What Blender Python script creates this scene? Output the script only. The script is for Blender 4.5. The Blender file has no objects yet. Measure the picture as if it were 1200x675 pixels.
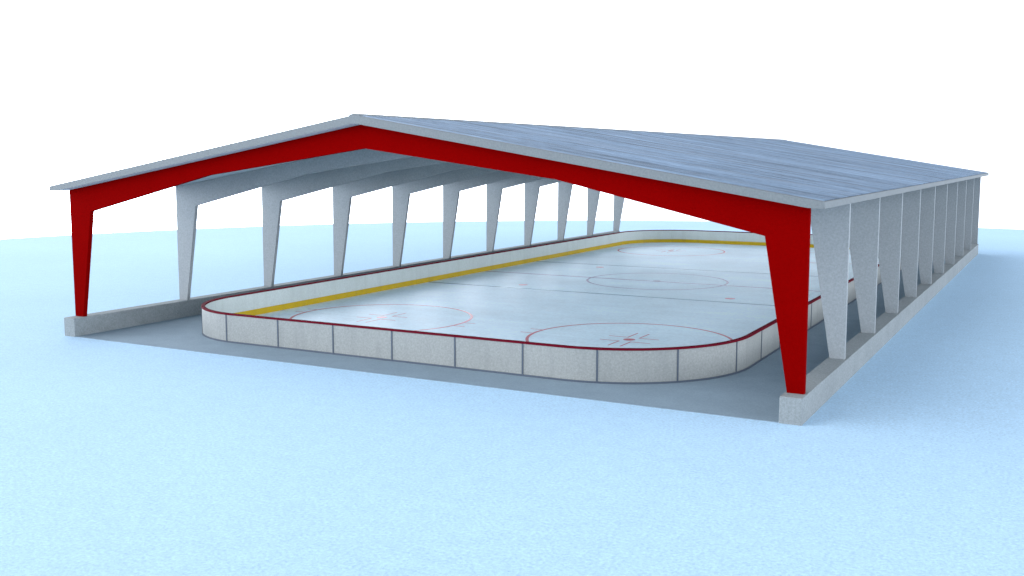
import bpy, bmesh, math
from mathutils import Vector

K = 0.8368                      # survey units -> metres
scene = bpy.context.scene
col = scene.collection

# ------------------------------------------------------------------ helpers
def link(o, parent=None):
    col.objects.link(o)
    if parent is not None:
        o.parent = parent
    return o

def tag(o, label=None, cat=None, group=None, kind=None):
    if label: o["label"] = label
    if cat: o["category"] = cat
    if group: o["group"] = group
    if kind: o["kind"] = kind
    return o

def empty(name, loc=(0, 0, 0)):
    o = bpy.data.objects.new(name, None)
    o.empty_display_size = 0.5
    o.location = loc
    return link(o)

def mesh_obj(name, bm, mat, parent=None, smooth=False):
    bmesh.ops.recalc_face_normals(bm, faces=bm.faces)
    me = bpy.data.meshes.new(name)
    bm.to_mesh(me); bm.free()
    if smooth:
        for p in me.polygons: p.use_smooth = True
    me.materials.append(mat)
    return link(bpy.data.objects.new(name, me), parent)

def add_prism(bm, poly, y0, y1):
    """poly: (x, z) outline, extruded along y (metres)."""
    a = [bm.verts.new((x, y0, z)) for x, z in poly]
    b = [bm.verts.new((x, y1, z)) for x, z in poly]
    n = len(poly)
    bm.faces.new(a); bm.faces.new(list(reversed(b)))
    for i in range(n):
        bm.faces.new((a[i], b[i], b[(i + 1) % n], a[(i + 1) % n]))

def add_box(bm, x0, x1, y0, y1, z0, z1):
    add_prism(bm, [(x0, z0), (x1, z0), (x1, z1), (x0, z1)], y0, y1)

def bevel_all(bm, w, seg=2):
    bmesh.ops.recalc_face_normals(bm, faces=bm.faces)
    bmesh.ops.bevel(bm, geom=list(bm.edges), offset=w, segments=seg, affect='EDGES', profile=0.5)

# ------------------------------------------------------------------ materials
class Mat:
    def __init__(self, name, base, rough=0.7, spec=0.3, metal=0.0):
        m = bpy.data.materials.new(name); m.use_nodes = True
        self.m = m; self.nt = m.node_tree
        self.N = self.nt.nodes; self.L = self.nt.links
        self.b = self.N['Principled BSDF']
        self.b.inputs['Roughness'].default_value = rough
        self.b.inputs['Specular IOR Level'].default_value = spec
        self.b.inputs['Metallic'].default_value = metal
        self.base = base
        rgb = self.N.new('ShaderNodeRGB'); rgb.outputs[0].default_value = (*base, 1)
        self.c = rgb.outputs[0]
        self.tc = self.N.new('ShaderNodeTexCoord')
        self.coord = self.tc.outputs['Object']
        self.h = None
    def scaled(self, s, rot=(0, 0, 0)):
        mp = self.N.new('ShaderNodeMapping'); mp.inputs['Scale'].default_value = s
        mp.inputs['Rotation'].default_value = rot
        self.L.new(self.coord, mp.inputs['Vector']); return mp.outputs[0]
    def noise(self, scale, detail=4, rough=0.6, s=(1, 1, 1), lo=0.3, hi=0.7, to=(0, 1), distort=0.0):
        n = self.N.new('ShaderNodeTexNoise')
        n.inputs['Scale'].default_value = scale; n.inputs['Detail'].default_value = detail
        n.inputs['Roughness'].default_value = rough; n.inputs['Distortion'].default_value = distort
        self.L.new(self.scaled(s), n.inputs['Vector'])
        r = self.N.new('ShaderNodeMapRange'); r.clamp = True
        r.inputs[1].default_value = lo; r.inputs[2].default_value = hi
        r.inputs[3].default_value = to[0]; r.inputs[4].default_value = to[1]
        self.L.new(n.outputs[0], r.inputs[0]); return r.outputs[0]
    def mix(self, fac, color, mode='MIX'):
        x = self.N.new('ShaderNodeMix'); x.data_type = 'RGBA'; x.blend_type = mode
        if isinstance(fac, (int, float)): x.inputs[0].default_value = fac
        else: self.L.new(fac, x.inputs[0])
        self.L.new(self.c, x.inputs[6])
        if isinstance(color, tuple): x.inputs[7].default_value = (*color, 1)
        else: self.L.new(color, x.inputs[7])
        self.c = x.outputs[2]; return self
    def value(self, sock):
        """multiply the colour by a grey factor socket"""
        x = self.N.new('ShaderNodeMix'); x.data_type = 'RGBA'; x.blend_type = 'MULTIPLY'
        x.inputs[0].default_value = 1
        self.L.new(self.c, x.inputs[6]); self.L.new(sock, x.inputs[7])
        self.c = x.outputs[2]; return self
    def bump(self, sock, strength, dist):
        b = self.N.new('ShaderNodeBump'); b.inputs['Strength'].default_value = strength
        b.inputs['Distance'].default_value = dist
        self.L.new(sock, b.inputs['Height'])
        if self.h is not None: self.L.new(self.h, b.inputs['Normal'])
        self.h = b.outputs[0]; return self
    def roughness(self, sock):
        self.L.new(sock, self.b.inputs['Roughness']); return self
    def done(self):
        self.L.new(self.c, self.b.inputs['Base Color'])
        if self.h is not None: self.L.new(self.h, self.b.inputs['Normal'])
        return self.m

# snow: faintly blue, granular, soft wind-packed patches
q = Mat('snow', (0.405, 0.59, 0.75), 0.9, 0.1)
q.value(q.noise(0.05, 3, to=(0.965, 1.03)))
q.value(q.noise(11, 4, 0.8, lo=0.25, hi=0.75, to=(0.72, 1.28)))
q.value(q.noise(1.8, 4, 0.8, lo=0.25, hi=0.75, to=(0.93, 1.07)))
q.bump(q.noise(4.0, 4, 0.7, lo=0, hi=1), 0.35, 0.03)
q.bump(q.noise(0.25, 3, 0.5, lo=0, hi=1), 0.25, 0.12)
M_SNOW = q.done()

def concrete(name, base, lo=0.72, stain=(0.35, 0.36, 0.36)):
    q = Mat(name, base, 0.88, 0.2)
    q.value(q.noise(14, 3, 0.8, lo=0.25, hi=0.75, to=(lo, 2 - lo)))
    q.value(q.noise(0.7, 5, 0.6, to=(0.92, 1.05)))
    q.mix(q.noise(0.45, 5, 0.65, lo=0.55, hi=0.8, to=(0, 0.3)), stain)
    q.bump(q.noise(30, 3, 0.6, lo=0, hi=1), 0.25, 0.01)
    return q.done()
M_CURB = concrete('kerb_concrete', (0.225, 0.25, 0.255))
M_FLOOR = concrete('floor_concrete', (0.215, 0.285, 0.34), 0.84, (0.16, 0.21, 0.24))

def painted(name, base, rough=0.5, lo=0.94, spec=0.3, drip=None):
    lo = 1 - (1 - lo) * 2.5
    q = Mat(name, base, rough, spec)
    q.value(q.noise(13, 3, 0.8, lo=0.25, hi=0.75, to=(lo, 2 - lo)))
    q.value(q.noise(0.5, 4, 0.6, to=(0.96, 1.03)))
    if drip:
        q.mix(q.noise(1.0, 5, 0.65, s=(2.2, 2.2, 0.28), lo=0.5, hi=0.78, to=(0, 0.55)), drip)
    q.bump(q.noise(14, 3, 0.6, lo=0, hi=1), 0.12, 0.006)
    return q.done()
M_RED = painted('red_paint', (0.158, 0.0002, 0.0003), 0.85, 0.95, 0.005)
M_GREY = painted('grey_frame_paint', (0.25, 0.272, 0.28), 0.65, 0.93, 0.2)
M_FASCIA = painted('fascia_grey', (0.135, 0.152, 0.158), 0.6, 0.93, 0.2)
M_SOFFIT_BOUNCE = painted('soffit_bounce_grey', (0.46, 0.51, 0.53), 0.7, 0.95, 0.2)  # underside lightened past the fascia grey to bounce light onto the ice
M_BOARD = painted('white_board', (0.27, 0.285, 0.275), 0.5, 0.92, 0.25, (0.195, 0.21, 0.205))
M_BOARD_LIGHTENED = painted('white_board_lightened', (0.56, 0.605, 0.58), 0.6, 0.95, 0.2, (0.45, 0.49, 0.45))  # lighter copy of the board white; its colour stands in for light inside
M_JOINT = painted('joint_strip_grey', (0.07, 0.09, 0.12), 0.5, 0.95, 0.3)
M_CAP = painted('cap_rail_maroon', (0.11, 0.003, 0.012), 0.8, 0.95, 0.04)
M_YELLOW = painted('kick_plate_yellow', (0.55, 0.36, 0.006), 0.5, 0.95, 0.25, (0.33, 0.24, 0.03))

# roof sheeting: ribs run down the slope (x), every sheet weathered a bit differently
q = Mat('roof_sheet_metal', (0.13, 0.19, 0.265), 0.55, 0.3, 0.1)
q.value(q.noise(1.0, 2, 0.5, s=(0.02, 0.35, 0.0), lo=0.3, hi=0.7, to=(0.78, 1.22)))
q.value(q.noise(1.0, 6, 0.85, s=(0.12, 0.9, 0.0), lo=0.3, hi=0.7, to=(0.45, 1.6)))
q.value(q.noise(1.0, 3, 0.8, s=(0.05, 2.2, 0.0), lo=0.3, hi=0.7, to=(0.55, 1.45)))
q.mix(q.noise(1.0, 3, 0.6, s=(0.06, 1.1, 0.0), lo=0.5, hi=0.72, to=(0, 0.5)), (0.215, 0.26, 0.32))
q.value(q.noise(3.0, 4, 0.7, lo=0.25, hi=0.75, to=(0.92, 1.08)))
q.roughness(q.noise(1.0, 3, 0.6, s=(0.1, 1.5, 0.0), to=(0.36, 0.55)))
M_ROOF = q.done()

# ice: cyan-white, soft sheen, skate-worn patches and faint streaks
q = Mat('ice', (0.77, 0.925, 0.995), 0.42, 0.3)
q.value(q.noise(0.16, 4, 0.6, lo=0.3, hi=0.7, to=(0.87, 1.08)))
q.value(q.noise(1.0, 4, 0.7, s=(0.12, 1.3, 1.0), lo=0.3, hi=0.7, to=(0.955, 1.04)))
q.value(q.noise(6.0, 3, 0.7, lo=0.25, hi=0.75, to=(0.88, 1.12)))
q.mix(q.noise(1.4, 6, 0.72, lo=0.56, hi=0.75, to=(0, 0.4), distort=2.0), (0.88, 0.93, 0.95))
q.roughness(q.noise(0.5, 5, 0.7, lo=0.3, hi=0.7, to=(0.38, 0.5)))
q.bump(q.noise(0.8, 4, 0.6, lo=0, hi=1), 0.03, 0.01)
M_ICE = q.done()

def paintline(name, base):
    q = Mat(name, base, 0.3, 0.3)
    q.mix(q.noise(2.5, 5, 0.7, lo=0.45, hi=0.75, to=(0.0, 0.16)), (0.58, 0.70, 0.78))
    return q.done()
M_LRED = paintline('ice_line_red', (0.50, 0.02, 0.05))
M_LBLUE = paintline('ice_line_blue', (0.07, 0.24, 0.33))
M_LCENT = paintline('ice_line_centre', (0.22, 0.18, 0.32))

# ------------------------------------------------------------------ setting: snow field
CX, CY, R = 5.87 * K, 28.3 * K, 91.0 * K
bm = bmesh.new()
rings = [(0, 0.0)] + [(R * i / 24, 0.0) for i in range(1, 25)] + \
        [(R + 1.2, -0.08), (R + 3, -0.5), (R + 7, -2.0), (R + 16, -6.5), (R + 40, -20)]
NS = 192
prev = None
for r, z in rings:
    if r == 0:
        cur = [bm.verts.new((CX, CY, 0))]
    else:
        cur = [bm.verts.new((CX + r * math.cos(2 * math.pi * i / NS), CY + r * math.sin(2 * math.pi * i / NS), z)) for i in range(NS)]
    if prev is not None:
        for i in range(NS):
            j = (i + 1) % NS
            if len(prev) == 1: bm.faces.new((prev[0], cur[i], cur[j]))
            else: bm.faces.new((prev[i], cur[i], cur[j], prev[j]))
    prev = cur
tag(mesh_obj('snow_ground', bm, M_SNOW, smooth=True), 'pale blue snow field spreading all round the open rink shelter', kind='structure')

# ------------------------------------------------------------------ survey (units, scaled by K)
WI, WO, HC = 19.164 * K, 20.0 * K, 1.014 * K
Y0, Y1 = -0.69 * K, 76.04 * K
XO, XI, XT, XK, ZK, ZT = 19.9 * K, 19.262 * K, 19.86 * K, 18.26 * K, 6.827 * K, 7.94 * K
KX, KZ, ZA, ZR = 9.6 * K, 8.83 * K, 10.12 * K, 11.20 * K
SP, TH = 7.575 * K, 0.24 * K

bm = bmesh.new(); add_box(bm, -WI + .002, WI - .002, Y0 + .03, Y1 - .03, -0.25, 0.016)
tag(mesh_obj('concrete_floor', bm, M_FLOOR), 'grey concrete floor slab under the shelter around the rink boards', kind='structure')

for side, lab in ((-1, 'low concrete kerb wall on the far long side, behind the rink boards'),
                  (1, 'low concrete kerb wall on the near long side, its outer face to the open snow')):
    bm = bmesh.new()
    a, b = sorted((side * WI, side * WO))
    add_box(bm, a, b, Y0, Y1, -0.25, HC)
    bevel_all(bm, 0.02)
    tag(mesh_obj('kerb_wall', bm, M_CURB), lab, 'kerb wall', 'concrete kerb walls under the columns', 'thing')

# ------------------------------------------------------------------ shelter
shelter = tag(empty('rink_shelter'), 'long open-sided gabled rink shelter with grey-blue ribbed roof and red front frame', 'shelter')

def column_bm(s):
    bm = bmesh.new()
    add_prism(bm, [(s * XO, HC + .004), (s * XI, HC + .004), (s * XK, ZK), (s * XT, ZT)], -TH / 2, TH / 2)
    return bm
def rafter_bm():
    bm = bmesh.new()
    e = 0.0015
    # two halves meeting under the ridge so the outline stays clean
    add_prism(bm, [(XT, ZT + e), (0, ZR), (-XT, ZT + e), (-XK, ZK + e), (-KX, KZ), (0, ZA), (KX, KZ), (XK, ZK + e)], -TH / 2, TH / 2)
    return bm
grey_cols = grey_raft = None
for n in range(11):
    mat = M_RED if n == 0 else M_GREY
    fr = bpy.data.objects.new('portal_frame', None); link(fr, shelter)
    fr.location = (0, n * SP + TH / 2, 0)
    if n <= 1:
        cols = [mesh_obj('column', column_bm(s), mat, fr) for s in (-1, 1)]
        raft = mesh_obj('rafter', rafter_bm(), mat, fr)
    else:
        for c in cols + [raft]:
            d = c.copy(); link(d, fr)
    if n == 0:
        fr['label'] = 'dark red front frame of the shelter'

# roof: solid grey deck with flat-bottomed eaves, ribbed sheets on top
YF, YB = -0.73 * K, 76.3 * K
XE = 20.54 * K
top = lambda x: (11.585 - 0.1665 * abs(x) / K) * K
bot = lambda x: (11.215 - 0.1643 * abs(x) / K) * K
roof = bpy.data.objects.new('roof', None); link(roof, shelter)
bm = bmesh.new()
XC = 19.95 * K
add_prism(bm, [(-XE, top(XE)), (0, top(0)), (XE, top(XE)), (XE, 7.918 * K), (XC, bot(XC)), (0, bot(0)), (-XC, bot(XC)), (-XE, 7.918 * K)], YF, YB)
deck = mesh_obj('roof_deck', bm, M_FASCIA, roof)
deck.data.materials.append(M_SOFFIT_BOUNCE)
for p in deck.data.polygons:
    if p.normal.z < -0.5: p.material_index = 1  # lighter underside works as a reflector for the ice
# ribbed sheets, one mesh per slope
pitch = 0.34
for s in (-1, 1):
    bm = bmesh.new()
    ys = []; y = YF + 0.05
    while y < YB - 0.08:
        for dy, h in ((0, 0.006), (0.22, 0.006), (0.25, 0.03), (0.31, 0.03)):
            if y + dy < YB - 0.05: ys.append((y + dy, h))
        y += pitch
    xs = [0.02, XE * .33, XE * .66, XE - 0.05]
    grid = [[bm.verts.new((s * x, yy, top(x) + h)) for yy, h in ys] for x in xs]
    for i in range(len(xs) - 1):
        for j in range(len(ys) - 1):
            bm.faces.new((grid[i][j], grid[i + 1][j], grid[i + 1][j + 1], grid[i][j + 1]))
    o = mesh_obj('roof_sheeting', bm, M_ROOF, roof)
    # make sure the upper side is the outside
    if o.data.polygons[0].normal.z < 0:
        o.data.flip_normals()
bm = bmesh.new()
add_prism(bm, [(-0.22, top(.22) - .01), (0, top(0) - .01), (0.22, top(.22) - .01), (0.22, top(.22) + .042), (0, top(0) + .062), (-0.22, top(.22) + .042)], YF + .02, YB - .02)
mesh_obj('ridge_cap', bm, M_FASCIA, roof)

# ------------------------------------------------------------------ rink: rounded rectangle path
RX, RC, RY0, RY1 = 15.46 * K, 6.6 * K, 2.0 * K, 73.9 * K
RF = 5.2 * K                       # the near-left corner is turned a little tighter
SEGS = [('l', 2 * RX - RC - RF, (-RX + RF, RY0), (1, 0), (0, -1)), ('a', RC, (RX - RC, RY0 + RC), -90),
        ('l', RY1 - RY0 - 2 * RC, (RX, RY0 + RC), (0, 1), (1, 0)), ('a', RC, (RX - RC, RY1 - RC), 0),
        ('l', 2 * (RX - RC), (RX - RC, RY1), (-1, 0), (0, 1)), ('a', RC, (-RX + RC, RY1 - RC), 90),
        ('l', RY1 - RY0 - RC - RF, (-RX, RY1 - RC), (0, -1), (-1, 0)), ('a', RF, (-RX + RF, RY0 + RF), 180)]
PER = sum(g[1] if g[0] == 'l' else g[1] * math.pi / 2 for g in SEGS)
def path(s):
    """arc length from the middle of the front side, going to +x; returns point and outward normal"""
    s = (s + RX - RF) % PER
    for g in SEGS:
        L = g[1] if g[0] == 'l' else g[1] * math.pi / 2
        if s <= L + 1e-9:
            if g[0] == 'l':
                return (g[2][0] + g[3][0] * s, g[2][1] + g[3][1] * s), g[4]
            a = math.radians(g[3]) + s / g[1]
            return (g[2][0] + g[1] * math.cos(a), g[2][1] + g[1] * math.sin(a)), (math.cos(a), math.sin(a))
        s -= L
    return path(0)
def samples(s0, s1, step=0.25):
    n = max(1, int(math.ceil((s1 - s0) / step)))
    return [s0 + (s1 - s0) * i / n for i in range(n + 1)]
def sweep(bm, s0, s1, prof, closed=False, step=0.25):
    """prof: (offset outward, z) outline swept along the boards path"""
    ss = samples(s0, s1, step)
    if closed: ss = ss[:-1]
    rows = []
    for s in ss:
        (x, y), (nx, ny) = path(s)
        rows.append([bm.verts.new((x + nx * o, y + ny * o, z)) for o, z in prof])
    n = len(prof); m = len(rows)
    for i in range(m if closed else m - 1):
        a, b = rows[i], rows[(i + 1) % m]
        for j in range(n):
            bm.faces.new((a[j], b[j], b[(j + 1) % n], a[(j + 1) % n]))
    if not closed:
        bm.faces.new(rows[0]); bm.faces.new(list(reversed(rows[-1])))

ZF = 0.016
BT = 0.13                          # board thickness
ZCAP0, ZCAP = 1.485 * K, 1.57 * K
ZICE = 0.15 * K
boards = tag(empty('rink_boards', (0, 0, 0)), 'white panelled ice rink boards with maroon cap rail and yellow inner kick plate', 'rink boards')
NP = 55
DS = PER / NP
S0 = -0.04 * K
for i in range(NP):
    a = S0 + i * DS
    bm = bmesh.new()
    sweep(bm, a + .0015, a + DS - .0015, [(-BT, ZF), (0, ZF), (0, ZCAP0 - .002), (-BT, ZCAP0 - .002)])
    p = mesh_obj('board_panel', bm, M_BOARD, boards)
    bm = bmesh.new()
    w = 0.032
    sweep(bm, a - w, a + w, [(0.002, ZF + .075), (0.02, ZF + .075), (0.02, ZCAP0 - .004), (0.002, ZCAP0 - .004)], step=0.05)
    mesh_obj('joint_strip', bm, M_JOINT, p)
bm = bmesh.new(); sweep(bm, 0, PER, [(-BT - .016, ZCAP0), (0.022, ZCAP0), (0.022, ZCAP), (-BT - .016, ZCAP)], True)
mesh_obj('cap_rail', bm, M_CAP, boards)
bm = bmesh.new(); sweep(bm, 0, PER, [(-BT - .03, ZICE - .03), (-BT - .014, ZICE - .03), (-BT - .014, 0.52 * K), (-BT - .03, 0.52 * K)], True)
mesh_obj('kick_plate', bm, M_YELLOW, boards)
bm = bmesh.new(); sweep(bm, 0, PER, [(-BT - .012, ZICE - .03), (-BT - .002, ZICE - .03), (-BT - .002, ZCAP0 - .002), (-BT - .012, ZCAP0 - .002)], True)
mesh_obj('lightened_inner_skin', bm, M_BOARD_LIGHTENED, boards)  # added skin that brightens the boards' inner faces by colour
bm = bmesh.new(); sweep(bm, 0, PER, [(0.002, ZF), (0.03, ZF), (0.03, ZF + .07), (0.002, ZF + .07)], True)
mesh_obj('base_rail', bm, M_JOINT, boards)

# ------------------------------------------------------------------ ice sheet and its markings
bm = bmesh.new()
vs, vb = [], []
for s in samples(0, PER)[:-1]:
    (x, y), (nx, ny) = path(s)
    o = -BT - .001
    vs.append(bm.verts.new((x + nx * o, y + ny * o, ZICE)))
    vb.append(bm.verts.new((x + nx * o, y + ny * o, ZF + .002)))
bm.faces.new(vs)
for i in range(len(vs)):
    j = (i + 1) % len(vs)
    bm.faces.new((vs[i], vb[i], vb[j], vs[j]))
ice = tag(mesh_obj('ice', bm, M_ICE), 'pale cyan ice sheet with red and blue hockey markings inside the boards', kind='structure')

ZM = ZICE + 0.004
def flat(name, pts_list, mat, z=ZM):
    bm = bmesh.new()
    for pts in pts_list:
        bm.faces.new([bm.verts.new((x, y, z)) for x, y in pts])
    return mesh_obj(name, bm, mat, ice)
def rect(x0, x1, y0, y1): return [(x0, y0), (x1, y0), (x1, y1), (x0, y1)]
def ring(cx, cy, r, w, n=72):
    out = []
    for i in range(n):
        a, b = 2 * math.pi * i / n, 2 * math.pi * (i + 1) / n
        out.append([(cx + (r - w) * math.cos(a), cy + (r - w) * math.sin(a)), (cx + r * math.cos(a), cy + r * math.sin(a)),
                    (cx + r * math.cos(b), cy + r * math.sin(b)), (cx + (r - w) * math.cos(b), cy + (r - w) * math.sin(b))])
    return out
def disc(cx, cy, r, n=32):
    return [[(cx + r * math.cos(2 * math.pi * i / n), cy + r * math.sin(2 * math.pi * i / n)) for i in range(n)]]
IX = RX - BT - 0.03
YM = 37.58 * K
flat('centre_line', [rect(-IX, IX, YM - .4, YM - .12)], M_LCENT)
for s in (-1, 1):
    flat('blue_line', [rect(-IX, IX, YM + s * 9.1 * K - .15, YM + s * 9.1 * K + .15)], M_LBLUE)
    gy = YM + s * 32.4 * K
    gx = 13.9 * K
    flat('goal_line', [rect(-gx, gx, gy - .03, gy + .03)], M_LRED)
flat('centre_circle', ring(0, YM, 5.5 * K, 0.14), M_LCENT, ZM + .004)
flat('centre_dot', disc(0, YM, 0.25), M_LCENT, ZM + .004)
FR, DX = 5.5 * K, 8.0 * K
for sx in (-1, 1):
    for sy in (-1, 1):
        cx, cy = sx * DX, YM + sy * 25.35 * K
        flat('faceoff_circle', ring(cx, cy, FR, 0.14), M_LRED)
        flat('faceoff_dot', disc(cx, cy, 0.27), M_LRED)
        L = []
        for ax in (-1, 1):
            for ay in (-1, 1):
                x0, y0 = cx + ax * .24, cy + ay * .48
                L.append(rect(*sorted((x0, x0 + ax * .07)), *sorted((y0, y0 + ay * 1.25))))
                L.append(rect(*sorted((x0 + ax * .07, x0 + ax * .95)), *sorted((y0, y0 + ay * .08))))
        flat('faceoff_mark', L, M_LRED)
        H = []
        for ax in (-1, 1):
            for ay in (-1, 1):
                xa = cx + ax * (FR - .02)
                yy = cy + ay * .5
                H.append(rect(*sorted((xa, xa + ax * .6)), yy - .04, yy + .04))
        flat('hash_mark', H, M_LRED)
        flat('neutral_dot', disc(cx, YM + sy * 7.2 * K, 0.3), M_LRED)

# ------------------------------------------------------------------ light
SKY_LOW, SKY_HIGH, SKY_SIDE, SKY_FLANK_BOOST = 32.0, 3.4, 0.38, 0.72
SUN_DIR = Vector((-0.50, -0.42, 0.76)).normalized()      # towards the sun
w = bpy.data.worlds.new("World"); scene.world = w; w.use_nodes = True
N, L = w.node_tree.nodes, w.node_tree.links
bg = N['Background']
tc = N.new('ShaderNodeTexCoord'); sep = N.new('ShaderNodeSeparateXYZ'); cmb = N.new('ShaderNodeCombineXYZ')
ab = N.new('ShaderNodeMath'); ab.operation = 'ABSOLUTE'
mx = N.new('ShaderNodeMath'); mx.operation = 'MAXIMUM'; mx.inputs[1].default_value = 0.06
L.new(tc.outputs['Generated'], sep.inputs[0])
L.new(sep.outputs[0], cmb.inputs[0]); L.new(sep.outputs[1], cmb.inputs[1])
L.new(sep.outputs[2], ab.inputs[0]); L.new(ab.outputs[0], mx.inputs[0]); L.new(mx.outputs[0], cmb.inputs[2])
sky = N.new('ShaderNodeTexSky'); sky.sky_type = 'NISHITA'; sky.sun_disc = False
sky.sun_elevation = math.asin(SUN_DIR.z)
sky.sun_rotation = math.atan2(SUN_DIR.x, SUN_DIR.y)
sky.air_density = 1.0; sky.dust_density = 3.0; sky.ozone_density = 1.0
L.new(cmb.outputs[0], sky.inputs['Vector'])
hs = N.new('ShaderNodeHueSaturation'); hs.inputs['Saturation'].default_value = 0.6
L.new(sky.outputs[0], hs.inputs['Color'])
# invented brightness pattern mixed into the clear sky to light ice and boards, brightest low down, over the open flanks and on the left
def math_node(op, a, b):
    n = N.new('ShaderNodeMath'); n.operation = op
    for i, v in enumerate((a, b)):
        if isinstance(v, (int, float)): n.inputs[i].default_value = v
        else: L.new(v, n.inputs[i])
    return n.outputs[0]
low = N.new('ShaderNodeMapRange'); low.interpolation_type = 'SMOOTHSTEP'
low.inputs[1].default_value = 0.12; low.inputs[2].default_value = 0.6
low.inputs[3].default_value = SKY_LOW; low.inputs[4].default_value = SKY_HIGH
L.new(mx.outputs[0], low.inputs[0])
side = math_node('ADD', math_node('MULTIPLY', sep.outputs[0], -0.95 * SKY_SIDE), math_node('MULTIPLY', sep.outputs[1], -0.3 * SKY_SIDE))  # invented left bias, dimming light that comes in from the right
flank_boost = math_node('MULTIPLY', math_node('SUBTRACT', math_node('MULTIPLY', sep.outputs[0], sep.outputs[0]), math_node('MULTIPLY', sep.outputs[1], sep.outputs[1])), SKY_FLANK_BOOST)  # invented boost from both sides, sending light in under the roof
lum = math_node('MULTIPLY', low.outputs[0], math_node('MAXIMUM', math_node('ADD', math_node('ADD', side, flank_boost), 1.0), 0.34))
tint = N.new('ShaderNodeMix'); tint.data_type = 'RGBA'; tint.blend_type = 'MULTIPLY'; tint.inputs[0].default_value = 1
tint.inputs[6].default_value = (0.93, 1.0, 1.12, 1)
L.new(lum, tint.inputs[7])
sky_mix = N.new('ShaderNodeMix'); sky_mix.data_type = 'RGBA'; sky_mix.inputs[0].default_value = 0.88  # lays the invented brightness over the sky texture
L.new(hs.outputs[0], sky_mix.inputs[6]); L.new(tint.outputs[2], sky_mix.inputs[7]); L.new(sky_mix.outputs[2], bg.inputs['Color'])
bg.inputs['Strength'].default_value = 0.15

sd = bpy.data.lights.new('sun', 'SUN'); sd.energy = 0.5; sd.angle = math.radians(35); sd.color = (1, 0.97, 0.92)
so = bpy.data.objects.new('sun', sd); col.objects.link(so)
so.rotation_euler = SUN_DIR.to_track_quat('Z', 'Y').to_euler()
so.location = SUN_DIR * 60

# ------------------------------------------------------------------ camera
cd = bpy.data.cameras.new('camera'); cd.sensor_width = 36; cd.lens = 1206.3 / 1200 * 36
cd.clip_end = 2000
co = bpy.data.objects.new('camera', cd); col.objects.link(co)
co.location = (28.2424 * K, -37.897 * K, 9.7172 * K)
co.rotation_euler = (math.radians(90) - 0.1262, 0, 0.4988)
scene.camera = co

scene.view_settings.view_transform = 'Standard'
scene.view_settings.look = 'None'
scene.view_settings.exposure = 0.35
scene.view_settings.gamma = 1
